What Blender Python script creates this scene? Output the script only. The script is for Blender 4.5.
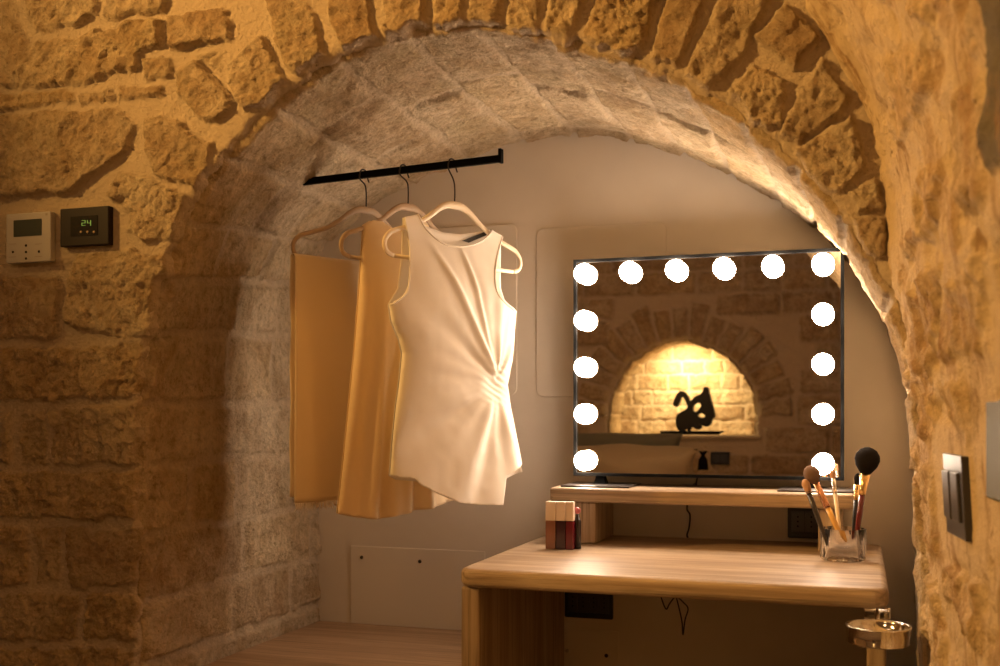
import bpy, bmesh, math, random
import numpy as np
from mathutils import Vector, Matrix
from mathutils.geometry import delaunay_2d_cdt
random.seed(7)
for o in list(bpy.data.objects): bpy.data.objects.remove(o)
C = bpy.context.scene.collection
S = bpy.context.scene
PI = math.pi
# ---------------------------------------------------------------- camera
EYE = 1.05                      # lens height above the floor
YAW = math.radians(18.33)       # camera turned left of the alcove's axis
F = 1087.0                      # focal length in px of the 1000 px wide frame
HV = 412.0                      # horizon row
cd = bpy.data.cameras.new('camera'); cam = bpy.data.objects.new('camera', cd); C.objects.link(cam)
cam.location = (0, 0, EYE); cam.rotation_euler = (PI/2, 0, YAW)
cd.sensor_width = 36; cd.lens = F/1000*36; cd.shift_y = (HV-333)/1000
cd.clip_start = 0.02
cd.dof.use_dof = True; cd.dof.focus_distance = 2.3; cd.dof.aperture_fstop = 5.6
S.camera = cam
# ---------------------------------------------------------------- world and lamps
w = bpy.data.worlds.new('world'); S.world = w; w.use_nodes = True
w.node_tree.nodes['Background'].inputs[0].default_value = (1.0, 0.72, 0.45, 1)
w.node_tree.nodes['Background'].inputs[1].default_value = 0.02
S.view_settings.view_transform = 'Standard'; S.view_settings.look = 'None'
S.view_settings.gamma = 1; S.view_settings.use_curve_mapping = False
S.view_settings.exposure = 0.0

def lamp(name, kind, loc, target, power, color, size=.1, cone=None, blend=1):
    d = bpy.data.lights.new(name, kind); o = bpy.data.objects.new(name, d); C.objects.link(o)
    o.location = (loc[0], loc[1], loc[2]+EYE)
    v = Vector((target[0]-loc[0], target[1]-loc[1], target[2]-loc[2]))
    o.rotation_euler = v.to_track_quat('-Z', 'Y').to_euler()
    d.energy = power; d.color = color
    if kind == 'AREA': d.shape = 'DISK'; d.size = size
    else: d.shadow_soft_size = size
    if cone: d.spot_size = math.radians(cone); d.spot_blend = blend
    return o
# (heights here are relative to the lens)
lamp('ceiling_spot_light', 'SPOT', (-2.85, .45, 1.45), (.1, 1.6, .85), 490, (1.0, .53, .14), .07, 73, 1.0)
lamp('room_fill_light', 'AREA', (-1.35, -.5, 1.1), (-1.15, 1.87, .25), 5, (1.0, .60, .27), .5)  # added fill without a fixture, softens shadows on garments and arch face
lamp('opposite_fill_light', 'AREA', (-1.6, .7, 1.6), (-1.3, -1.72, -.1), 3.6, (1.0, .78, .56), .5)  # added fill, no real lamp: brightens the opposite wall for its reflection
lamp('niche_spot_light', 'SPOT', (-1.05, -1.80, .385), (-1.05, -2.04, .1), 40, (1.0, .73, .36), .02, 150, 1)

# ---------------------------------------------------------------- helpers
cy_, sy_ = math.cos(YAW), math.sin(YAW)
def ray(u, v):
    a = u-500
    return np.array([cy_*a - sy_*F, sy_*a + cy_*F, HV-v])
def at(u, v, Y):                # pixel to the point at depth Y (lens-relative)
    r = ray(u, v); return Vector(r*(Y/r[1]))
def W(p): return Vector((p[0], p[1], p[2]+EYE))

def link(name, me, mat=None, parent=None):
    o = bpy.data.objects.new(name, me); C.objects.link(o)
    if mat: me.materials.append(mat)
    if parent:
        o.parent = parent
        me.transform(Matrix.Translation(-parent.location)) if parent.parent is None else me.transform(Matrix.Translation(-parent.location-parent.parent.location) if parent.parent else Matrix())
    return o
def obj(name, bm, mat=None, parent=None, smooth=True, bevel=0, seg=2):
    me = bpy.data.meshes.new(name)
    bmesh.ops.recalc_face_normals(bm, faces=bm.faces[:])
    bm.to_mesh(me); bm.free()
    for p in me.polygons: p.use_smooth = smooth
    o = bpy.data.objects.new(name, me); C.objects.link(o)
    if mat: me.materials.append(mat)
    if parent:
        o.parent = parent
        off = Vector(parent.location)
        if parent.parent: off += Vector(parent.parent.location)
        me.transform(Matrix.Translation(-off))
    if bevel:
        m = o.modifiers.new('bevel', 'BEVEL'); m.width = bevel; m.segments = seg; m.limit_method = 'ANGLE'
    return o
def thing(name, label, cat, loc, group=None):
    o = bpy.data.objects.new(name, None); C.objects.link(o); o.location = W(loc); o.empty_display_size = .05
    return tag(o, label, cat, group)
def tag(o, label, cat, group=None):
    o['label'] = label; o['category'] = cat
    if group: o['group'] = group
    return o
def struct(o): o['kind'] = 'structure'; return o
def box(bm, x0, x1, y0, y1, z0, z1, M=None):
    vs = [bm.verts.new(W((x, y, z))) for x in (x0, x1) for y in (y0, y1) for z in (z0, z1)]
    for f in ((0,1,3,2),(4,6,7,5),(0,4,5,1),(2,3,7,6),(0,2,6,4),(1,5,7,3)): bm.faces.new([vs[i] for i in f])
    return vs
def boxm(*a):
    bm = bmesh.new(); box(bm, *a); return bm
def tube(bm, pts, r, n=10, cap=True, flat=1.0):
    pts = [Vector(p) for p in pts]; k = len(pts)
    rr = r if isinstance(r, (list, tuple)) else [r]*k
    rings = []; up = None
    for i, p in enumerate(pts):
        t = (pts[min(i+1, k-1)]-pts[max(i-1, 0)]).normalized()
        if up is None:
            up = Vector((0,0,1)) if abs(t.z) < .9 else Vector((1,0,0))
        a = t.cross(up).normalized(); b = a.cross(t).normalized(); up = b
        rings.append([bm.verts.new(W(p+a*math.cos(q)*rr[i]*flat+b*math.sin(q)*rr[i])) for q in [2*PI*j/n for j in range(n)]])
    for i in range(k-1):
        for j in range(n):
            bm.faces.new((rings[i][j], rings[i][(j+1)%n], rings[i+1][(j+1)%n], rings[i+1][j]))
    if cap: bm.faces.new(rings[0][::-1]); bm.faces.new(rings[-1])
def spline(pts, n=8):
    P = [np.array(p, float) for p in pts]; P = [2*P[0]-P[1]]+P+[2*P[-1]-P[-2]]; out = []
    for i in range(1, len(P)-2):
        for k in range(n):
            t = k/n; a, b, c, d = P[i-1:i+3]
            out.append(.5*((2*b)+(-a+c)*t+(2*a-5*b+4*c-d)*t*t+(-a+3*b-3*c+d)*t**3))
    out.append(P[-2]); return out
def lathe(bm, prof, base, axis=(0,0,1), n=24):
    axis = Vector(axis).normalized(); base = Vector(base)
    a = axis.orthogonal().normalized(); b = axis.cross(a)
    rings = []
    for r, h in prof:
        if r < 1e-6: rings.append([bm.verts.new(W(base+axis*h))])
        else: rings.append([bm.verts.new(W(base+axis*h+(a*math.cos(2*PI*j/n)+b*math.sin(2*PI*j/n))*r)) for j in range(n)])
    for A, B in zip(rings[:-1], rings[1:]):
        for j in range(n):
            q = [A[j%len(A)], A[(j+1)%len(A)], B[(j+1)%len(B)], B[j%len(B)]]
            q = list(dict.fromkeys(q))
            if len(q) > 2: bm.faces.new(q)
def slab(bm, poly, plane, d0, d1):   # poly of 2D points, plane(a,b,d)->3D, extruded
    A = [bm.verts.new(W(plane(a, b, d0))) for a, b in poly]; B = [bm.verts.new(W(plane(a, b, d1))) for a, b in poly]
    bm.faces.new(A); bm.faces.new(B[::-1]); n = len(A)
    for i in range(n): bm.faces.new((A[i], B[i], B[(i+1)%n], A[(i+1)%n]))
def rrect(x0, x1, y0, y1, r, n=6):
    out = []
    for cx, cy, a0 in ((x1-r, y1-r, 0), (x0+r, y1-r, 90), (x0+r, y0+r, 180), (x1-r, y0+r, 270)):
        for k in range(n+1):
            a = math.radians(a0+90*k/n); out.append((cx+r*math.cos(a), cy+r*math.sin(a)))
    return out
XZ = lambda a, b, d: (a, d, b)      # vertical slab facing the camera
XY = lambda a, b, d: (a, b, d)      # horizontal slab
YZ = lambda a, b, d: (d, a, b)

# ---------------------------------------------------------------- materials
def mat(name, color=(.5,.5,.5), rough=.5, metal=0, spec=.5, emit=None, es=0, trans=0, ior=1.45, coat=0):
    m = bpy.data.materials.new(name); m.use_nodes = True
    p = m.node_tree.nodes['Principled BSDF']
    p.inputs['Base Color'].default_value = (*color, 1); p.inputs['Roughness'].default_value = rough
    p.inputs['Metallic'].default_value = metal; p.inputs['Specular IOR Level'].default_value = spec
    p.inputs['Transmission Weight'].default_value = trans; p.inputs['IOR'].default_value = ior
    p.inputs['Coat Weight'].default_value = coat
    if emit: p.inputs['Emission Color'].default_value = (*emit, 1); p.inputs['Emission Strength'].default_value = es
    return m
class NT:
    def __init__(s, m): s.m = m; s.t = m.node_tree; s.p = s.t.nodes['Principled BSDF']
    def n(s, typ, **kw):
        nd = s.t.nodes.new(typ)
        for k, v in kw.items():
            if k.startswith('i_'): nd.inputs[k[2:].replace('_', ' ')].default_value = v
            else: setattr(nd, k, v)
        return nd
    def l(s, a, b): s.t.links.new(a, b)
    def ramp(s, src, stops):
        r = s.n('ShaderNodeValToRGB'); e = r.color_ramp.elements
        while len(e) < len(stops): e.new(.5)
        for q, (p, c) in zip(e, stops): q.position = p; q.color = (*c, 1) if len(c) == 3 else c
        s.l(src, r.inputs[0]); return r.outputs[0]
    def mix(s, f, a, b, mode='MIX'):
        x = s.n('ShaderNodeMix', data_type='RGBA', blend_type=mode)
        for sock, v in ((x.inputs[0], f), (x.inputs[6], a), (x.inputs[7], b)):
            if hasattr(v, 'is_output'): s.l(v, sock)
            elif isinstance(v, (int, float)): sock.default_value = v
            else: sock.default_value = (*v, 1)
        return x.outputs[2]
    def coord(s, scale=(1,1,1), rot=(0,0,0), kind='Object'):
        tc = s.n('ShaderNodeTexCoord'); mp = s.n('ShaderNodeMapping')
        s.l(tc.outputs[kind], mp.inputs[0]); mp.inputs['Scale'].default_value = scale; mp.inputs['Rotation'].default_value = rot
        return mp.outputs[0]
    def noise(s, vec, scale, detail=6, rough=.6, dist=0):
        q = s.n('ShaderNodeTexNoise'); s.l(vec, q.inputs['Vector'])
        q.inputs['Scale'].default_value = scale; q.inputs['Detail'].default_value = detail
        q.inputs['Roughness'].default_value = rough; q.inputs['Distortion'].default_value = dist
        return q.outputs['Fac']
    def bump(s, h, strength, dist, prev=None):
        b = s.n('ShaderNodeBump'); s.l(h, b.inputs['Height']); b.inputs['Strength'].default_value = strength; b.inputs['Distance'].default_value = dist
        if prev: s.l(prev, b.inputs['Normal'])
        return b.outputs[0]

def stone_mat(name, sc=1.0, c_stone=((.53,.42,.26),(.67,.54,.37),(.76,.64,.46)), c_mortar=(.67,.54,.38), bump=.6, pits=True):
    m = mat(name, rough=.9, spec=.15); t = NT(m); v = t.coord()
    big = t.noise(v, 6*sc, 5, .6); fine = t.noise(v, 55*sc, 9, .78); med = t.noise(v, 15*sc, 6, .65, .4)
    base = t.ramp(big, [(.3, c_stone[0]), (.5, c_stone[1]), (.72, c_stone[2])])
    base = t.mix(t.ramp(med, [(.40, (.45,)*3), (.55, (0,0,0))]), base, (.42,.27,.14))
    mort = t.mix(fine, c_mortar, tuple(min(1, c*1.18) for c in c_mortar))
    at_ = t.n('ShaderNodeAttribute', attribute_name='stone')
    sp = t.n('ShaderNodeSeparateColor'); t.l(at_.outputs['Color'], sp.inputs[0])
    tint = t.ramp(sp.outputs[1], [(0, (.84,.78,.72)), (.5, (1,1,1)), (1, (1.0,.94,.82))])
    base = t.mix(1.0, base, tint, 'MULTIPLY')
    base = t.mix(1.0, base, t.ramp(fine, [(.36, (.70,.66,.60)), (.5, (1,1,1)), (.64, (1.18,1.16,1.12))]), 'MULTIPLY')
    grey = t.mix(sp.outputs[2], base, (.16,.14,.11))
    col = t.mix(sp.outputs[0], mort, grey)
    vo = t.n('ShaderNodeTexVoronoi'); t.l(t.coord((1, 1, .7)), vo.inputs['Vector']); vo.inputs['Scale'].default_value = 85*sc
    pit = t.ramp(vo.outputs['Distance'], [(.05, (1,)*3), (.22, (0,)*3)])
    msk = t.ramp(t.noise(v, 22*sc, 3), [(.60, (0,)*3), (.66, (1,)*3)])
    pm = t.mix(1.0, pit, msk, 'MULTIPLY')
    if pits: col = t.mix(pm, col, (.30,.19,.10))
    t.l(col, t.p.inputs['Base Color'])
    b = t.bump(fine, min(1, bump*1.5), .011)
    b = t.bump(t.noise(v, 110*sc, 4, .7), min(1, bump*1.4), .005, b)
    b = t.bump(med, bump, .008, b)
    if pits:
        inv = t.n('ShaderNodeInvert'); t.l(pm, inv.inputs['Color']); b = t.bump(inv.outputs[0], .6, .004, b)
    t.l(b, t.p.inputs['Normal'])
    return m
def wood_mat(name, axis='X', c0=(.19,.13,.08), c1=(.40,.29,.19), c2=(.56,.45,.33), rough=.45):
    m = mat(name, rough=rough, spec=.4); t = NT(m)
    s = {'X': (1.2, 22, 22), 'Y': (16, 1.2, 16), 'Z': (16, 16, 1.2)}[axis]
    v = t.coord(s); s2 = {'X': (3, 90, 90), 'Y': (90, 3, 90), 'Z': (90, 90, 3)}[axis]; v2 = t.coord(s2)
    g = t.noise(v, 1.0, 6, .6, .8); f = t.noise(v2, 1.6, 4, .6)
    big = t.noise(t.coord(), 3, 3, .5)
    col = t.ramp(g, [(.3, c0), (.47, c1), (.68, c2)])
    col = t.mix(t.ramp(f, [(.36, (.9,)*3), (.54, (0,)*3)]), col, tuple(c*.55 for c in c1))
    col = t.mix(t.ramp(big, [(.35, (.35,)*3), (.6, (0,)*3)]), col, c0)
    t.l(col, t.p.inputs['Base Color'])
    t.l(t.bump(f, .25, .001, t.bump(g, .25, .002)), t.p.inputs['Normal'])
    return m
M_STONE = stone_mat('limestone_masonry')
M_SIDE = stone_mat('limestone_plastered', c_stone=((.56,.42,.25),(.68,.53,.34),(.76,.61,.42)), c_mortar=(.68,.53,.34), bump=.5)
t = NT(M_SIDE); src = t.p.inputs['Base Color'].links[0].from_socket
v_ = t.coord((1, 1, .45)); q_ = t.noise(v_, 11, 7, .68, .6)
c_ = t.mix(t.ramp(q_, [(.50, (0,)*3), (.60, (.75,)*3), (.66, (0,)*3)]), src, (.42,.25,.12))
c_ = t.mix(t.ramp(t.noise(v_, 34, 4, .6), [(.62, (0,)*3), (.70, (.8,)*3)]), c_, (.34,.20,.10))
t.l(c_, t.p.inputs['Base Color'])
M_FARW = stone_mat('limestone_far', sc=.6)
M_PLASTER = mat('smooth_plaster', (.72,.66,.58), .8, spec=.25)
t = NT(M_PLASTER); v = t.coord(); q = t.noise(v, 2.6, 4, .55)
t.l(t.ramp(q, [(.3, (.58,.52,.45)), (.6, (.67,.61,.53)), (.8, (.71,.65,.57))]), t.p.inputs['Base Color'])
t.l(t.bump(t.noise(v, 7, 4), .15, .006), t.p.inputs['Normal'])
M_PANEL = mat('painted_panel', (.63,.57,.49), .75, spec=.25)
M_WX = wood_mat('oak_along_x'); M_WZ = wood_mat('oak_along_z', 'Z'); M_WY = wood_mat('oak_along_y', 'Y')
M_BENCH = wood_mat('bench_wood', 'X', (.24,.14,.075), (.36,.23,.13), (.45,.30,.18), .5)
M_BLACK = mat('black_plastic', (.012,.011,.010), .35)
M_BLACKM = mat('black_metal', (.005,.005,.005), .8, 0, .06)
M_MIRROR = mat('mirror_glass', (.80,.78,.74), .0, 1.0)
M_BULB = mat('lit_bulb', (1,.9,.8), .4, emit=(1.0,.77,.57), es=72)
M_CHROME = mat('chrome', (.82,.80,.76), .08, 1)
M_STEEL = mat('brushed_steel', (.45,.42,.38), .45, 1)
M_GOLD = mat('gold_metal', (.85,.58,.25), .22, 1)
M_COPPER = mat('rose_gold', (.80,.42,.25), .25, 1)
M_GLASS = mat('clear_acrylic', (1,1,1), .06, trans=1, ior=1.18)
M_CREAM = mat('cream_plastic', (.78,.66,.48), .5)
M_TAUPE = mat('taupe_plastic', (.40,.29,.19), .6)
M_WIRE = mat('dark_wire', (.05,.04,.035), .35, .8)
M_WHITE = mat('offwhite_plastic', (.40,.38,.37), .45)
M_BROWNP = mat('brown_frame', (.013,.009,.007), .5, spec=.25)
M_SCREEN = mat('lcd_screen', (.04,.05,.045), .25)
M_DARKGREY = mat('graphite_plastic', (.045,.040,.040), .3)
M_GREYPL = mat('grey_green_plate', (.10,.10,.065), .6)
M_FLOOR = mat('stone_floor', (.35,.28,.20), .6)
t = NT(M_FLOOR); t.l(t.ramp(t.noise(t.coord(), 4, 5), [(.3,(.26,.2,.14)),(.7,(.42,.34,.25))]), t.p.inputs['Base Color'])
M_CEIL = mat('lime_ceiling', (.55,.44,.30), .9)
t = NT(M_CEIL); t.l(t.ramp(t.noise(t.coord(), 3, 5), [(.3,(.45,.35,.23)),(.7,(.6,.48,.33))]), t.p.inputs['Base Color'])
def cloth_mat(name, color, trl=.35, weave=900, sheen=.2):
    m = mat(name, color, .75, spec=.2); t = NT(m)
    t.p.inputs['Sheen Weight'].default_value = sheen
    v = t.coord(); t.l(t.bump(t.noise(v, weave, 2), .15, .0006), t.p.inputs['Normal'])
    tr = t.n('ShaderNodeBsdfTranslucent'); tr.inputs[0].default_value = (*color, 1)
    mx = t.n('ShaderNodeMixShader'); mx.inputs[0].default_value = trl
    t.l(t.p.outputs[0], mx.inputs[1]); t.l(tr.outputs[0], mx.inputs[2])
    t.l(mx.outputs[0], t.t.nodes['Material Output'].inputs[0])
    return m
M_SHIRT = cloth_mat('ivory_satin', (.93,.88,.80), .22)
M_SHIRT.node_tree.nodes['Principled BSDF'].inputs['Roughness'].default_value = .5
M_DRESS = cloth_mat('peach_chiffon', (.94,.79,.55), .40)
M_SCARF = cloth_mat('sand_linen', (.92,.80,.60), .40, 500)
M_PILLOWB = cloth_mat('beige_linen', (.55,.45,.29), .0, 300)
M_PILLOWG = cloth_mat('grey_green_linen', (.20,.20,.15), .0, 300)
M_BED = cloth_mat('bed_linen', (.50,.42,.30), .0, 300)
M_BLACKB = mat('dark_bristle', (.011,.009,.009), .95, spec=.1)
M_BROWNB = mat('brown_bristle', (.16,.095,.065), .9)
M_TANB = mat('tan_bristle', (.48,.28,.16), .9)
for m_ in (M_BLACKB, M_BROWNB, M_TANB):
    t = NT(m_); t.l(t.bump(t.noise(t.coord((900,900,60)), 1, 2), .6, .001), t.p.inputs['Normal'])

# ---------------------------------------------------------------- noise in numpy
def _h(ix, iy, seed):
    n = (ix.astype(np.int64)*374761393 + iy.astype(np.int64)*668265263 + seed*1442695041) & 0xffffffff
    n = ((n ^ (n >> 13))*1274126177) & 0xffffffff
    n = ((n ^ (n >> 16))*2246822519) & 0xffffffff
    return ((n ^ (n >> 15)) & 0xffffff)/float(0xffffff)
def vnoise(x, y, seed=0):
    ix, iy = np.floor(x), np.floor(y); fx, fy = x-ix, y-iy
    fx = fx*fx*fx*(fx*(fx*6-15)+10); fy = fy*fy*fy*(fy*(fy*6-15)+10)
    a, b, c, d = _h(ix, iy, seed), _h(ix+1, iy, seed), _h(ix, iy+1, seed), _h(ix+1, iy+1, seed)
    return (a+(b-a)*fx)*(1-fy)+(c+(d-c)*fx)*fy - .5
def fbm(x, y, f, octv=4, seed=0, g=.5):
    s, a = 0, 1
    for k in range(octv): s = s+a*vnoise(x*f+k*17.3, y*f-k*9.1, seed+k); f *= 2.03; a *= g
    return s
def ridge(x, y, f, octv=4, seed=0, g=.55):
    s, a = 0, 1
    for k in range(octv): s = s+a*np.abs(vnoise(x*f+k*11.3, y*f-k*5.1, seed+k)); f *= 2.1; a *= g
    return s
def facets(x, y, f, seed=0):       # chipped planes: one tilted plane per cell
    X, Y = x*f, y*f; ix, iy = np.floor(X), np.floor(Y); best = np.full(X.shape, 9.); val = np.zeros(X.shape)
    for dx in (-1, 0, 1):
        for dy in (-1, 0, 1):
            cx, cy = ix+dx, iy+dy
            px, py = cx+.15+.7*_h(cx, cy, seed), cy+.15+.7*_h(cx, cy, seed+1)
            d = np.hypot(X-px, Y-py); m = d < best
            h = (_h(cx, cy, seed+2)-.5) + (X-px)*(_h(cx, cy, seed+3)-.5)*1.6 + (Y-py)*(_h(cx, cy, seed+4)-.5)*1.6
            val = np.where(m, h, val); best = np.where(m, d, best)
    return val
def sstep(a, b, x): t = np.clip((x-a)/(b-a), 0, 1); return t*t*(3-2*t)
def poly_sdf(px, py, poly):        # positive inside
    P = np.array(poly); n = len(P); d = np.full(px.shape, 1e9); ins = np.zeros(px.shape, bool)
    for i in range(n):
        a, b = P[i], P[(i+1)%n]; e = b-a; wx, wy = px-a[0], py-a[1]
        tt = np.clip((wx*e[0]+wy*e[1])/(e@e+1e-12), 0, 1)
        d = np.minimum(d, np.hypot(wx-tt*e[0], wy-tt*e[1]))
        c = ((a[1] > py) != (b[1] > py)) & (px < (b[0]-a[0])*(py-a[1])/((b[1]-a[1])+1e-12)+a[0]); ins ^= c
    return np.where(ins, d, -d)
def stones_field(a, b, polys, warp=.0075, edge=.006, seed=0, r=.5):
    """-> (mask 0..1, per-stone random, height bulge 0..1, extra)"""
    wa = a+warp*fbm(a, b, 24, 4, seed+50, .6)*1.3; wb = b+warp*fbm(a, b, 24, 4, seed+60, .6)*1.6
    mask = np.zeros(a.shape); rnd = np.full(a.shape, .5); hgt = np.zeros(a.shape); grey = np.zeros(a.shape); dome = np.zeros(a.shape)
    for k, pd in enumerate(polys):
        poly, h = pd[0], pd[1]; g = pd[2] if len(pd) > 2 else 0
        P = np.array(poly); lo, hi = P.min(0)-.02, P.max(0)+.02
        m = (wa > lo[0]) & (wa < hi[0]) & (wb > lo[1]) & (wb < hi[1])
        if not m.any(): continue
        sd = poly_sdf(wa[m], wb[m], poly)
        mk = sstep(-.001, edge, sd)
        rr = random.Random(k*7+seed); q = rr.random(); tx, ty = rr.uniform(-1, 1), rr.uniform(-1, 1)
        c = P.mean(0); tilt = 1+.25*(tx*(wa[m]-c[0])+ty*(wb[m]-c[1]))/.08
        cur = mask[m]; up = mk > cur
        mask[m] = np.where(up, mk, cur)
        hgt[m] = np.where(up, h*mk*np.clip(tilt, .5, 1.5), hgt[m]); rnd[m] = np.where(sd > -.001, q, rnd[m]); grey[m] = np.where(sd > -.001, g, grey[m])
    return mask, rnd, hgt, grey
def grid_obj(name, P, stone, mat_, faces_mask=None, parent=None):
    nu, nv = P.shape[:2]
    me = bpy.data.meshes.new(name)
    idx = np.arange(nu*nv).reshape(nu, nv)
    q = np.stack([idx[:-1,:-1], idx[1:,:-1], idx[1:,1:], idx[:-1,1:]], -1).reshape(-1, 4)
    co = P.reshape(-1, 3).copy(); co[:, 2] += EYE
    me.vertices.add(nu*nv); me.vertices.foreach_set('co', co.astype(np.float32).ravel())
    me.loops.add(len(q)*4); me.loops.foreach_set('vertex_index', q.astype(np.int32).ravel())
    me.polygons.add(len(q)); me.polygons.foreach_set('loop_start', np.arange(0, len(q)*4, 4, dtype=np.int32))
    me.polygons.foreach_set('use_smooth', np.ones(len(q), bool))
    me.update(calc_edges=True); me.validate()
    at_ = me.color_attributes.new('stone', 'FLOAT_COLOR', 'POINT')
    c = np.ones((nu*nv, 4), np.float32)
    for k in range(3): c[:, k] = stone[k].reshape(-1)
    at_.data.foreach_set('color', c.ravel())
    me.materials.append(mat_)
    o = bpy.data.objects.new(name, me); C.objects.link(o)
    return o
def resample(ctrl_f, ctrl_b, ts):
    """Catmull-Rom through both lists at the same parameters"""
    out = []
    for ctrl in (ctrl_f, ctrl_b):
        Pc = np.array(ctrl); Pc = np.vstack([2*Pc[0]-Pc[1], Pc, 2*Pc[-1]-Pc[-2]])
        i = np.clip(np.floor(ts).astype(int), 0, len(ctrl)-2); t = (ts-i)[:, None]
        a, b, c, d = Pc[i], Pc[i+1], Pc[i+2], Pc[i+3]
        out.append(.5*((2*b)+(-a+c)*t+(2*a-5*b+4*c-d)*t*t+(-a+3*b-3*c+d)*t**3))
    return out
def even_params(ctrl, spacing):
    ts = np.linspace(0, len(ctrl)-1, 4000); A, _ = resample(ctrl, ctrl, ts)
    L = np.concatenate([[0], np.cumsum(np.hypot(*(np.diff(A, axis=0).T)))])
    s = spacing(L[-1]); return np.interp(s, L, ts), s
def normals2(Pf):
    T = np.gradient(Pf, axis=0); T /= np.hypot(T[:, 0], T[:, 1])[:, None]+1e-12
    k = 25; K = np.ones(k)/k                   # smooth so the fan does not cross itself
    T = np.stack([np.convolve(np.pad(T[:, j], k//2, 'edge'), K, 'valid') for j in (0, 1)], 1); T /= np.hypot(T[:, 0], T[:, 1])[:, None]
    return np.stack([-T[:, 1], T[:, 0]], 1)    # outward for a left-up-right profile

def arch_wall(name, cf, cb, Yf, Yb, sgrid, tgrid, dgrid, face_polys, soff_polys, mat_, clampX, clampZ, rel_face, rel_soff, flat=None, seed=0, post=None, soft=.5):
    """masonry face pierced by an arch, with its soffit, one continuous relief surface"""
    tpar, s = even_params(cf, sgrid); Pf, Pb = resample(cf, cb, tpar); N = normals2(Pf)
    dirY = 1 if Yb > Yf else -1
    ns = len(s); T = tgrid[::-1]; nt = len(T); nd = len(dgrid)
    # face
    fx = Pf[:, None, 0]+N[:, None, 0]*T[None, :]; fz = Pf[:, None, 1]+N[:, None, 1]*T[None, :]
    fx = np.clip(fx, *clampX); fz = np.clip(fz, *clampZ)
    mk, rnd, hg, gr = stones_field(fx, fz, face_polys, seed=seed)
    wx = fx+.010*fbm(fx, fz, 30, 3, seed+70); wz = fz+.010*fbm(fx, fz, 30, 3, seed+71)
    rock = .50*facets(wx, wz, 30, seed+3)+.50*facets(wx, wz, 70, seed+9)+.22*facets(wx, wz, 150, seed+13)+.9*fbm(fx, fz, 16, 5, seed+5, .6)+1.6*(.16-ridge(wx, wz, 24, 5, seed+25))
    fl = np.zeros(fx.shape) if flat is None else flat(fx, fz)
    h = hg*rel_face + mk*rock*.0070*(.6+.8*rnd) + (1-mk)*(.0035*fbm(fx, fz, 18, 4, seed+8)+.006*fbm(fx, fz, 5, 2, seed+2))
    h = h*(1-fl) + fl*.004
    edge_r = .012+.010*fbm(s[:, None]+0*fx, 0*fx, 30, 3, seed+11)     # chipped arris
    tt = T[None, :]; rnd_in = np.clip(1-tt/(edge_r*1.5+.004), 0, 1)
    h = h*sstep(-.008, .006, tt) - .012*rnd_in**2
    shrink = (.014*fbm(s[:, None]+0*fx, 0*fx, 26, 4, seed+21, .6))*np.exp(-tt/.03)+.006*np.exp(-tt/.01)
    X = fx+N[:, None, 0]*shrink; Z = fz+N[:, None, 1]*shrink; Y = Yf - dirY*h
    Pface = np.stack([X, Y, Z], -1); cface = [mk, rnd, gr]
    # soffit
    dn = dgrid/abs(Yb-Yf)
    sx = Pf[:, None, 0]*(1-dn)+Pb[:, None, 0]*dn; sz = Pf[:, None, 1]*(1-dn)+Pb[:, None, 1]*dn
    S_, D_ = s[:, None]+0*sx, dgrid[None, :]+0*sx
    mk2, rnd2, hg2, gr2 = stones_field(S_, D_, soff_polys, warp=.006, edge=.007, seed=seed+100)
    rock2 = .35*facets(S_, D_, 30, seed+33)+1.0*fbm(S_, D_, 16, 5, seed+35, .6)
    h2 = hg2*rel_soff + mk2*rock2*.0075 + (1-mk2)*.004*fbm(S_, D_, 20, 4, seed+38) + .008*fbm(S_, D_, 4, 3, seed+44)
    h2 = h2*sstep(0, .02, D_) + np.clip(1-D_/.02, 0, 1)**2*(-.006)
    sh2 = (.014*fbm(S_, 0*S_, 26, 4, seed+21, .6))*np.exp(-D_/.03)
    X2 = sx-N[:, None, 0]*(h2-sh2); Z2 = sz-N[:, None, 1]*(h2-sh2); Y2 = Yf+dirY*(D_+.012*np.exp(-D_/.015))
    Psof = np.stack([X2, Y2, Z2], -1)
    P = np.concatenate([Pface, Psof], 1); st = [np.concatenate([a, b], 1) for a, b in zip(cface, [soft+(1-soft)*mk2, rnd2, gr2])]
    if post: P = post(P)
    return struct(grid_obj(name, P, st, mat_))

# ---------------------------------------------------------------- the alcove's outline (x, z relative to the lens)
YF, YB = 1.87, 2.63
CF = [(-1.392,-1.05),(-1.392,-.5),(-1.392,-.05),(-1.375,.12),(-1.335,.25),(-1.285,.365),(-1.22,.475),(-1.13,.565),(-1.02,.635),(-.90,.685),(-.77,.705),(-.62,.69),(-.46,.64),(-.32,.583),(-.207,.51),(-.12,.43),(-.045,.338),(.015,.24),(.058,.14),(.082,.02),(.095,-.2),(.10,-.6),(.10,-1.05)]
CB = [(-1.388,-1.05),(-1.388,-.5),(-1.40,-.05),(-1.41,.15),(-1.41,.32),(-1.37,.44),(-1.29,.51),(-1.17,.575),(-1.04,.625),(-.90,.668),(-.77,.69),(-.62,.695),(-.455,.642),(-.33,.585),(-.208,.514),(-.11,.445),(-.045,.365),(.02,.26),(.075,.15),(.11,.0),(.125,-.2),(.13,-.6),(.13,-1.05)]
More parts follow.
